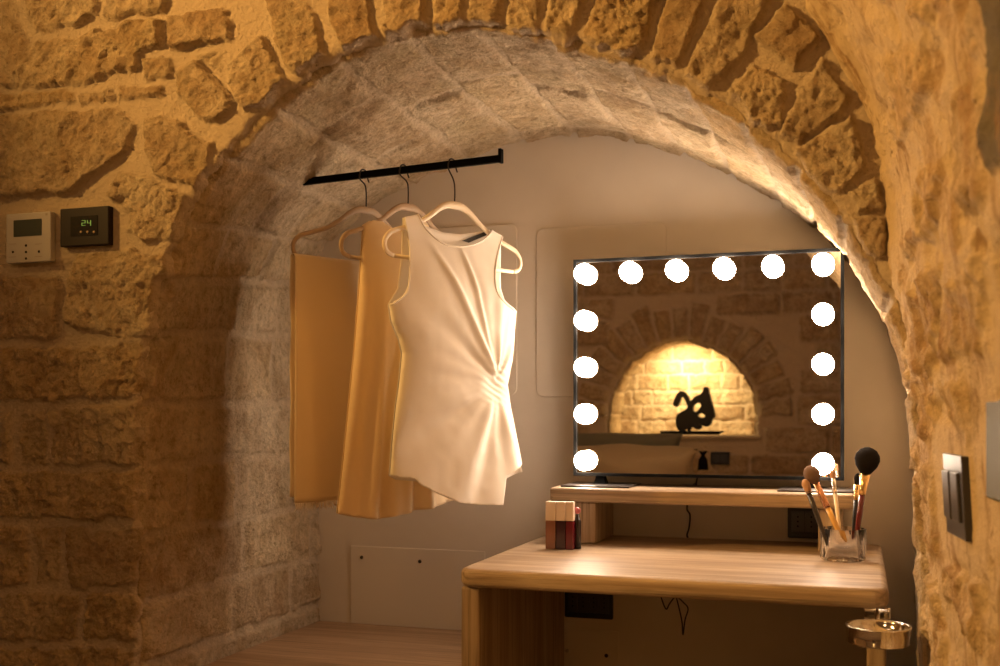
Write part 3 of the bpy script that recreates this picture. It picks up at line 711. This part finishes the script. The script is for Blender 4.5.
# switch geometry (in the frame of the right wall)
def swbox(y0, y1, z0, z1, d0, d1):
    bm = bmesh.new(); slab(bm, rrect(y1, y0, z0, z1, .002), lambda a, b, d: (float(right_x(a, b))-.002-d, a, b), d0, d1); return bm
xs0 = .0985
obj('plate', swbox(sy0, sy1, sz0, sz1, -.012, .010), M_DARKGREY, sw, False, .0015)
obj('rocker', swbox(sy0-.10*(sy0-sy1), sy0-.46*(sy0-sy1), sz0+.022, sz1-.022, .009, .015), M_DARKGREY, sw, False, .002)
obj('rocker', swbox(sy0-.50*(sy0-sy1), sy0-.88*(sy0-sy1), sz0+.022, sz1-.022, .009, .014), M_DARKGREY, sw, False, .002)
# grey-green plate at the picture's right edge
ya, za = wp(985.5, 400); yb, zb = wp(985.5, 496)
pl = bmesh.new(); slab(pl, rrect(ya-.16, ya, zb, za, .004), lambda a, b, d: (right_x(a, -.05)-d, a, b), -.02, .004)
pl_ = thing('wall_plaque', 'blurred grey-green plate on the right wall at the picture edge', 'plaque', (float(right_x(ya-.08, -.05)), ya-.08, zb))
obj('plate', pl, M_GREYPL, pl_, False, .003)

# ---------------------------------------------------------------- clothes rail
RZ = .53
ra, rb = Vector((-1.255, 2.235, RZ)), Vector((-.713, 2.153, RZ))
rail = thing('clothes_rail', 'black metal clothes rail projecting from the left of the vault', 'rail', (-1.23, 2.23, RZ))
rd = (rb-ra).normalized(); rn = Vector((-rd.y, rd.x, 0))
bm = bmesh.new()
def rbox(bm, s0, s1, w_, z0, z1, skew=0):
    vs = []
    for s, k in ((s0, 0), (s1, 1)):
        for w2 in (-w_, w_):
            for z_ in (z0, z1):
                e = skew*(z_-z0)/(z1-z0) if k == 0 else 0
                vs.append(bm.verts.new(W(ra+rd*(s+e)+rn*w2+Vector((0,0,z_-RZ)))))
    for f_ in ((0,1,3,2),(4,6,7,5),(0,4,5,1),(2,3,7,6),(0,2,6,4),(1,5,7,3)): bm.faces.new([vs[i] for i in f_])
Lr = (rb-ra).length
rbox(bm, 0, Lr, .006, RZ-.009, RZ+.006, .03); obj('bar', bm, M_BLACKM, rail, False, .0015)
bm = bmesh.new(); rbox(bm, Lr-.002, Lr+.005, .007, RZ-.011, RZ+.019); obj('end_stop', bm, M_BLACKM, rail, False, .0015)

# ---------------------------------------------------------------- hangers and garments
def rail_at(u):                # point of the rail seen in column u
    r = ray(u, 0); k = r[0]/r[1]; sl = rd.y/rd.x
    X_ = (ra.y-sl*ra.x)*k/(1-sl*k); return Vector((X_, X_/k, RZ))
class Plane:
    def __init__(s, u, ang=25.4, off=0):
        s.O = rail_at(u); a = math.radians(ang); s.h = Vector((math.sin(a), math.cos(a), 0)); s.n = Vector((s.h.y, -s.h.x, 0))   # n faces the camera side
        if s.n.y > 0: s.n = -s.n
        s.O2 = s.O+s.n*off
    def px(s, u, v):
        r = Vector(ray(u, v)); t_ = s.O2.dot(s.n)/r.dot(s.n); p = r*t_; return ((p-s.O2).dot(s.h), p.z)
    def pt(s, a, z_, d=0): return s.O2+s.h*a+s.n*d+Vector((0,0,z_-s.O2.z))
def hanger(P, label, body, neck, tipL, tipR, hookpx, group):
    t_ = thing('clothes_hanger', label, 'hanger', tuple(P.O), group)
    g = lambda u, v: P.pt(*P.px(u, v))
    # hook wire
    r0 = .0105; pts = [g(*neck)+Vector((0,0,-.006)), g(neck[0]+.3, neck[1]-14), g(neck[0]-1, neck[1]-24), g(neck[0]-5.5, neck[1]-34)]
    top = P.O+Vector((0,0,.0085)); c_ = P.O
    left = P.O-P.h*.0095+Vector((0,0,-.002))
    pts[-1] = P.O-P.h*.0105+Vector((0,0,-.012))
    pts += [left+Vector((0,0,.004)), P.O-P.h*.005+Vector((0,0,.009)), P.O+P.h*.004+Vector((0,0,.0095)), P.O+P.h*.0100+Vector((0,0,.003)), P.O+P.h*.0125+Vector((0,0,-.009)), P.O+P.h*.016+Vector((0,0,-.016))]
    bm = bmesh.new(); tube(bm, spline(pts, 6), .0017, 8); obj('hook', bm, M_WIRE, t_)
    nk = P.px(*neck); L, Rr = P.px(*tipL), P.px(*tipR)
    for e in (L, Rr): pass
    zt = nk[1]
    def arm(e):
        s = 1 if e[0] > 0 else -1; wd = abs(e[0]-nk[0])
        drop = [(0,-.003),(.10,-.004),(.22,-.014),(.38,-.036),(.55,-.055),(.75,-.069),(.90,-.079),(.98,-.093),(1.0,-.108),(.965,-.122),(.88,-.128)]
        return [(nk[0]+s*wd*a, zt+b) for a, b in drop]
    Lp, Rp = arm(L), arm(Rr)
    path = Lp[::-1]+Rp[1:]
    p3 = spline([P.pt(a, b) for a, b in path], 5)
    k = len(p3); rr = [.0052+.0035*math.exp(-((i-k/2)/(k*.12))**2) for i in range(k)]
    bm = bmesh.new(); tube(bm, p3, rr, 10, flat=.6); obj('shoulder_arms', bm, body, t_)
    bm = bmesh.new(); tube(bm, [P.pt(*Lp[-1]), P.pt((Lp[-1][0]+Rp[-1][0])/2, zt-.129), P.pt(*Rp[-1])], .0042, 8, flat=.7); obj('trouser_bar', bm, body, t_)
    return t_
P1, P2, P3 = Plane(363.5), Plane(403.5), Plane(452)
HG = 'clothes hangers on the rail'
hanger(P3, 'cream hanger in front, holding the ivory sleeveless top', M_CREAM, (454.5,204), (384.5,240), (520.5,262), None, HG)
hanger(P2, 'beige hanger in the middle of the rail, holding the peach dress', M_TAUPE, (408,206), (341,243), (470,262), None, HG)
hanger(P1, 'taupe hanger nearest the vault wall, with a sand cloth over its bar', M_TAUPE, (366,209), (293,243), (428,262), None, HG)

def resamp_poly(pts, step):
    out = []
    n = len(pts)
    for i in range(n):
        a, b_ = np.array(pts[i]), np.array(pts[(i+1)%n]); L = np.hypot(*(b_-a)); k = max(1, int(round(L/step)))
        out += [tuple(a+(b_-a)*j/k) for j in range(k)]
    return out
def smooth_closed(pts, corners=(), it=2):
    """Chaikin smoothing that keeps the listed corners"""
    P = [(np.array(p, float), i in corners) for i, p in enumerate(pts)]
    for _ in range(it):
        out = []; n = len(P)
        for i in range(n):
            p, c_ = P[i]; a = P[i-1][0]; b_ = P[(i+1)%n][0]
            if c_: out.append((p, True))
            else: out += [(p*.75+a*.25, False), (p*.75+b_*.25, False)]
        P = out
    return [tuple(p) for p, _ in P]
def sheet(bm, poly, P, depth, step=.0045):
    """fill poly (plane coords) with a fine mesh and push it out by depth(a, z)"""
    bd = resamp_poly(poly, step); A = np.array(bd); lo, hi = A.min(0), A.max(0)
    gx, gz = np.meshgrid(np.arange(lo[0], hi[0], step), np.arange(lo[1], hi[1], step), indexing='ij')
    gx = gx+ (np.arange(gx.shape[1])%2)*step/2
    sd = poly_sdf(gx.ravel(), gz.ravel(), bd); keep = sd > step*.55
    pts = [Vector(p) for p in bd]+[Vector((a, z_)) for a, z_ in zip(gx.ravel()[keep], gz.ravel()[keep])]
    n = len(bd)
    vs, es, fs, *_ = delaunay_2d_cdt(pts, [(i, (i+1)%n) for i in range(n)], [], 1, 1e-6)
    va = np.array([(q.x, q.y) for q in vs]); d = depth(va[:, 0], va[:, 1])
    bv = [bm.verts.new(W(P.pt(a, z_, dd))) for (a, z_), dd in zip(va, d)]
    for f_ in fs:
        try: bm.faces.new([bv[i] for i in f_])
        except ValueError: pass
def cloth(name, bm, m_, parent, thick=.0014):
    o = obj(name, bm, m_, parent)
    md = o.modifiers.new('thickness', 'SOLIDIFY'); md.thickness = thick; md.offset = 0
    return o
def edges(P, left, right):       # silhouettes (pixel polylines) -> functions of z
    L = np.array([P.px(*p) for p in left]); R_ = np.array([P.px(*p) for p in right])
    L = L[np.argsort(L[:, 1])]; R_ = R_[np.argsort(R_[:, 1])]
    return (lambda z_: np.interp(z_, L[:, 1], L[:, 0])), (lambda z_: np.interp(z_, R_[:, 1], R_[:, 0]))

# --- ivory top
fl_ = [(404,218),(409,249),(408,285),(402,297),(388.5,305),(391,322),(398,338),(401.5,353),(399,380),(395,410),(392,440),(389.5,475)]
fr_ = [(501.5,237),(496,258),(494,280),(499,297),(515,312),(513,335),(511,360),(506,385),(510,410),(516,440),(523,472)]
neck_ = [(417,214.5),(425,229),(440,242.5),(454,246.5),(470,245.5),(484,239),(491.5,230.5)]
front_px = [(404,217)]+neck_ + [(501.5,236)]+fr_[1:-1]+[(521,464),(506,476),(502.5,505),(480,505),(459,503),(440,495),(420,485),(413,478.5),(400,478)]+fl_[::-1][:-1]
top = thing('sleeveless_top', 'ivory satin sleeveless top with gathered waist and slanted hem on the front hanger', 'top', tuple(P3.O))
eL, eR = edges(P3, [(390,230)]+fl_[4:], [(512,240)]+fr_[4:])
zz_top = P3.px(404, 217)[1]; zz_bot = P3.px(480, 505)[1]
Gx, Gz = P3.px(487, 383)
def fdepth(a, z_, side=1):
    l, r_ = eL(z_), eR(z_); x = np.clip((a-l)/(r_-l), 0, 1)
    k = (zz_top-z_)/(zz_top-zz_bot)
    prof = np.power(np.clip(4*x*(1-x), 0, 1), .55)
    D = .008+.026*sstep(.0, .25, k)
    if side < 0: return -(.6*D*prof) - .006*np.sin(x*19+1.3)*sstep(.2, 1, k)*prof
    base = D*prof
    dx, dz = a-Gx, z_-Gz; th_ = np.arctan2(dz, dx); rad = np.hypot(dx, dz)
    up = sstep(-.01, .06, dz); dn = sstep(.0, -.08, dz)
    fu = (np.sin(th_*9.0+.6)+.4*np.sin(th_*21+2))*np.exp(-rad/.22)*sstep(.0, .05, rad)*up
    fd = (np.sin(th_*6.5+1.9+6*rad)+.35*np.sin(th_*15+.5))*sstep(.0, .12, rad)*dn*(.4+.8*k)
    pin = np.exp(-(rad/.030)**2)*(-.010) + .0035*np.sin(dz*420+dx*160)*np.exp(-(rad/.035)**2)
    wr = .0045*fbm(a+0*z_, z_, 11, 3, 8)
    # long diagonal crease from the left of the neckline to the gathered waist
    ax, az = P3.px(424, 240); ex, ez = Gx-ax, Gz-az; Lc = math.hypot(ex, ez); nx_, nz_ = -ez/Lc, ex/Lc
    dist = (a-ax)*nx_+(z_-az)*nz_; al = ((a-ax)*ex+(z_-az)*ez)/Lc/Lc
    crease = np.exp(-(dist/.009)**2)*sstep(-.05, .2, al)*sstep(1.02, .9, al)*.006
    bx, bz = P3.px(455, 248); ex, ez = Gx-bx, Gz-bz; Lc = math.hypot(ex, ez); nx_, nz_ = -ez/Lc, ex/Lc
    dist = (a-bx)*nx_+(z_-bz)*nz_; al = ((a-bx)*ex+(z_-bz)*ez)/Lc/Lc
    crease = crease + np.exp(-(dist/.007)**2)*sstep(-.05, .15, al)*sstep(1.02, .9, al)*.007
    return base + prof*(.0055*fu+.0070*fd) + pin*prof + wr*prof + crease*prof
def px_on(P, u, v, fn):
    a, z_ = P.px(u, v); r = Vector(ray(u, v))
    for _ in range(6):
        d = float(fn(np.array([a]), np.array([z_]))[0]); p = r*((P.O2+P.n*d).dot(P.n)/r.dot(P.n)); a, z_ = (p-P.O2).dot(P.h), p.z
    return a, z_
pf = [px_on(P3, u, v, fdepth) for u, v in front_px]
bm = bmesh.new(); sheet(bm, pf, P3, lambda a, z_: fdepth(a, z_)+.002, .0034); cloth('front_panel', bm, M_SHIRT, top)
back_px = [(404,217.5),(418,216),(428,226),(445,232),(462,234),(478,232),(491,229.5),(502,236.5),(503,262),(504.5,288),(509,303),(516,312.5)]+fr_[5:]+[(508,480),(495,481),(450,484),(400,480)]+fl_[::-1][:7]+[(389,306),(393,300),(402,288),(404.5,262)]
pb = [P3.px(*p) for p in back_px]
bm = bmesh.new(); sheet(bm, pb, P3, lambda a, z_: fdepth(a, z_, -1)-.002, .0050); cloth('back_panel', bm, M_SHIRT, top)
# rolled edge along neckline and armholes
for line, nm in ((neck_, 'neckline_binding'), (fl_[:5], 'armhole_binding'), (fr_[:5], 'armhole_binding')):
    q = np.array([px_on(P3, p[0], p[1], fdepth) for p in spline([np.array(p) for p in line], 6)]); d = fdepth(q[:, 0], q[:, 1])+.003
    bm = bmesh.new(); tube(bm, [P3.pt(a, z_, dd) for (a, z_), dd in zip(q, d)], .0021, 8); obj(nm, bm, M_SHIRT, top)
bm = bmesh.new()
lp = [P3.px(*p) for p in ((463,240.5),(470,242.5),(490,234),(486,231.5))]
slab(bm, lp, lambda a, b_, d: P3.pt(a, b_, d), -.004, -.003); obj('neck_label', bm, M_BLACK, top, False)

# --- peach dress
P2g = P2
dl = [(363,225),(360.5,260),(358,300),(354,350),(349,400),(343,460),(337,513)]
dr = [(428,226),(432,260),(436,300),(440,350),(443,400),(448,460),(453,498)]
dpx = [(363,225),(371,220.5),(380,222),(388,228),(396,231),(404,228),(414,221),(424,222)]+dr+[(440,503),(425,507),(408,510),(390,514),(375,518.5),(360,518),(345,515)]+dl[::-1][:-1]
dress = thing('dress', 'long peach coloured sleeveless dress hanging behind the ivory top', 'dress', tuple(P2.O))
eL2, eR2 = edges(P2, dl, dr); z2t, z2b = P2.px(363,225)[1], P2.px(360,518)[1]
def ddepth(a, z_, side=1):
    x = np.clip((a-eL2(z_))/(eR2(z_)-eL2(z_)), 0, 1); k = (z2t-z_)/(z2t-z2b)
    prof = np.power(np.clip(4*x*(1-x), 0, 1), .5); D = .008+.020*sstep(0, .3, k)
    w_ = .010*np.sin(x*24+2.2*k+1)+.005*np.sin(x*41-1.4*k)
    return side*D*prof*(1 if side > 0 else .7) + prof*w_*sstep(.05, .8, k)*(1 if side > 0 else .6)
pd_ = [P2.px(*p) for p in dpx]
bm = bmesh.new(); sheet(bm, pd_, P2, lambda a, z_: ddepth(a, z_)+.002, .005); cloth('front_panel', bm, M_DRESS, dress)
bm = bmesh.new(); sheet(bm, pd_, P2, lambda a, z_: ddepth(a, z_, -1)-.002, .006); cloth('back_panel', bm, M_DRESS, dress)

# --- sand cloth folded over the first hanger's bar
nk1 = P1.px(366, 209)
zb1 = nk1[1]-.1245
sx0, sx1 = P1.px(292.5, 257)[0], P1.px(412, 262)[0]
zbot = P1.px(294, 503)[1]
scarf = thing('folded_cloth', 'plain sand coloured cloth with fringed hem folded over the hanger nearest the wall', 'cloth', tuple(P1.O))
bm = bmesh.new(); prof = [(-.0085, zbot+.012)]
nz = 40
for k in range(nz+1): prof.append((-.0085+.002*math.sin(k*.5), zbot+.012+(zb1-.004-zbot-.012)*k/nz)) if k else None
for k in range(1, 8): a_ = PI*k/8; prof.append((-.0085*math.cos(a_), zb1-.004+.0085*math.sin(a_)))
for k in range(nz+1): prof.append((.0085, zb1-.004-(zb1-.004-zbot)*k/nz))
nx = 46; rows = []
for i in range(nx+1):
    a = sx0+(sx1-sx0)*i/nx
    rows.append([bm.verts.new(W(P1.pt(a, z_, d+ .0035*math.sin(i*.33+z_*3)*min(1, max(0, (zb1-z_)/.3))))) for d, z_ in prof])
for A_, B_ in zip(rows[:-1], rows[1:]):
    for j in range(len(prof)-1): bm.faces.new((A_[j], A_[j+1], B_[j+1], B_[j]))
cloth('folded_panel', bm, M_SCARF, scarf, .0016)
bm = bmesh.new(); rf = random.Random(2)
for i in range(120):
    a = sx0+(sx1-sx0)*(i+.5)/120; l = rf.uniform(.010, .018)
    tube(bm, [P1.pt(a, zbot+.002, .0085+.0035*math.sin(i/120*nx*.33+zbot*3)), P1.pt(a+rf.uniform(-.003,.003), zbot-l*.6, .0085), P1.pt(a+rf.uniform(-.004,.004), zbot-l, .0085)], .0009, 5)
fr = obj('fringe', bm, M_SCARF, scarf); fr['kind'] = 'stuff'

# ---------------------------------------------------------------- things across the room, seen in the mirror
YV = 2*YM
def mv(u, v, yreal):            # pixel inside the mirror -> real point at depth yreal
    r = ray(u, v); p = r*((YV-yreal)/r[1]); return Vector((p[0], yreal, p[2]))
bed = thing('bed', 'beige covered bed against the opposite wall, reflected in the mirror', 'bed', (-1.75, YO+.6, -1.05))
obj('mattress', boxm(-2.65, -.86, YO+.06, YO+1.15, -.62, -.455), M_BED, bed, True, .05, 5)
obj('bed_base', boxm(-2.62, -.89, YO+.06, YO+1.12, -1.048, -.62), M_BENCH, bed, False, .01)
def pillow(name, cx, cy, cz_, wx, dz_, ty, tilt, m_, label):
    bm = bmesh.new(); n = 26; P_ = {}
    for side in (1, -1):
        for i in range(n+1):
            for j in range(n+1):
                u, v = i/n*2-1, j/n*2-1
                if side == -1 and (i in (0, n) or j in (0, n)): P_[side, i, j] = P_[1, i, j]; continue
                pin = 1-.10*(1-abs(u)**2)*abs(v)**6; pin2 = 1-.10*(1-abs(v)**2)*abs(u)**6
                t_ = (max(0, (1-u*u))*max(0, (1-v*v)))**.42*(1+.10*math.sin(u*7+v*3))
                x, z_, y = u*wx/2*pin2, v*dz_/2*pin, side*ty/2*t_
                ca, sa = math.cos(tilt), math.sin(tilt)
                P_[side, i, j] = bm.verts.new(W((cx+x, cy+y*ca-z_*sa, cz_+z_*ca+y*sa)))
        for i in range(n):
            for j in range(n): bm.faces.new([P_[side, i, j], P_[side, i+1, j], P_[side, i+1, j+1], P_[side, i, j+1]])
    return tag(obj(name, bm, m_), label, 'pillow', 'pillows on the bed')
pc0, pc1 = mv(700, 446, YO+.65), mv(700, 476, YO+.65)
w1 = .80; cxp = pc0.x-w1/2
pillow('pillow', cxp, YO+.65, -.315, w1, .26, .26, -.55, M_PILLOWB, 'long beige pillow lying on the bed, reflected low in the mirror')
gx1 = mv(692, 440, YO+.38).x
pillow('pillow', gx1-.405, YO+.36, -.258, .72, .30, .16, -.45, M_PILLOWG, 'grey-green pillow behind the beige one, reflected in the mirror')
tp = mv(703, 460, YO+.65)
bm = bmesh.new()
for k in range(9):
    a = 2*PI*k/9; tube(bm, [tp+Vector((0,0,.03)), tp+Vector((.018*math.cos(a), .018*math.sin(a), 0)), tp+Vector((.026*math.cos(a), .026*math.sin(a), -.055))], [.006,.008,.005], 6)
for k in range(9):
    a = 2*PI*k/9; tube(bm, [tp+Vector((0,0,.02)), tp+Vector((.022*math.cos(a), .01*math.sin(a), .05))], [.006,.004], 6)
tag(obj('tassel', bm, M_BLACKB), 'dark tassel at the right end of the beige pillow, reflected in the mirror', 'tassel')
# outlet on the opposite wall
a, c = mv(711, 464.5, YO+.03), mv(729.5, 452, YO+.03)
so = thing('wall_socket', 'black socket plate below the lit niche, reflected in the mirror', 'socket', ((a.x+c.x)/2, YO, a.z))
bm = bmesh.new(); slab(bm, rrect(a.x, c.x, a.z, c.z, .004), XZ, YO, YO+.05); obj('plate', bm, M_BLACK, so, False, .002)
for k in (-1, 1): obj('outlet_module', boxm((a.x+c.x)/2+k*.024-.02, (a.x+c.x)/2+k*.024+.02, YO+.045, YO+.053, a.z+.016, c.z-.016), M_DARKGREY, so, False, .001)
# sculpture on a dark tray in the niche
ysc = YO-.13
sc_px = [(375,452),(362,425),(364,388),(385,375),(410,362),(412,345),(398,318),(383,302),(372,332),(362,352),(348,345),(360,312),(376,288),(392,290),(408,310),(418,335),(440,312),(472,298),(478,270),(492,272),(497,305),(512,360),(519,392),(506,402),(504,420),(488,433),(468,424),(452,416),(466,436),(452,447),(432,432),(420,438),(412,454),(404,436),(390,452)]
holes_px = [[(430,352),(448,333),(464,338),(462,354),(446,372),(434,372)], [(446,388),(466,377),(484,390),(470,398)]]
def scp(x, y): return mv(590+x/4.163, 320+y/4.163, ysc)
oz = scp(400, 452).z
dz = -.1185-oz
def outl(pts, off=0):
    c = np.array([(scp(*p).x, scp(*p).z+dz) for p in pts]); a = np.roll(c, -1, 0)-np.roll(c, 1, 0); a /= np.hypot(a[:, 0], a[:, 1])[:, None]
    nn = np.stack([a[:, 1], -a[:, 0]], 1); sg = 1 if poly_sdf(c[:, 0]+nn[:, 0]*.001, c[:, 1]+nn[:, 1]*.001, c).mean() < 0 else -1
    return smooth_closed([tuple(p) for p in c+sg*nn*off], (), 1)
O_, H1, H2 = outl(sc_px, .0065), outl(holes_px[0]), outl(holes_px[1])
pts = [Vector(p) for p in O_+H1+H2]; ed = []; st = 0
for ring_ in (O_, H1, H2):
    n = len(ring_); ed += [(st+i, st+(i+1)%n) for i in range(n)]; st += n
vs, es, fs, *_ = delaunay_2d_cdt(pts, ed, [], 1, 1e-6)
bm = bmesh.new(); A_ = [bm.verts.new(W((q.x, ysc-.028, q.y))) for q in vs]; B_ = [bm.verts.new(W((q.x, ysc+.028, q.y))) for q in vs]
VA = np.array([(q.x, q.y) for q in vs])
for f_ in fs:
    c_ = VA[list(f_)].mean(0)
    if any(poly_sdf(np.array([c_[0]]), np.array([c_[1]]), H)[0] > 0 for H in (H1, H2)): continue
    bm.faces.new([A_[i] for i in f_]); bm.faces.new([B_[i] for i in f_][::-1])
ec = {}
for f_ in list(bm.faces):
    for e in f_.edges: pass
for e in [e for e in bm.edges if len(e.link_faces) == 1 and e.verts[0].co.y < ysc]:
    i, j = [A_.index(v_) for v_ in e.verts]; bm.faces.new((A_[i], A_[j], B_[j], B_[i]))
for v_ in [v_ for v_ in bm.verts if not v_.link_faces]: bm.verts.remove(v_)
o_ = obj('sculpture', bm, mat('dark_bronze', (.02,.015,.010), .45, .4), None, False, .010, 3)
tag(o_, 'black abstract openwork sculpture in the lit niche, reflected in the mirror', 'sculpture')
a, c = mv(661.5, 433.5, ysc), mv(724.5, 429.5, ysc)
tx0, tx1 = a.x, c.x
bm = bmesh.new(); slab(bm, [(tx0+.01, -.1425), (tx1-.045, -.1425), (tx1, -.119), (tx0, -.119)], XZ, ysc-.075, ysc+.075)
tag(obj('tray', bm, M_BLACKM, None, False, .002), 'thin dark tray under the sculpture in the lit niche', 'tray')
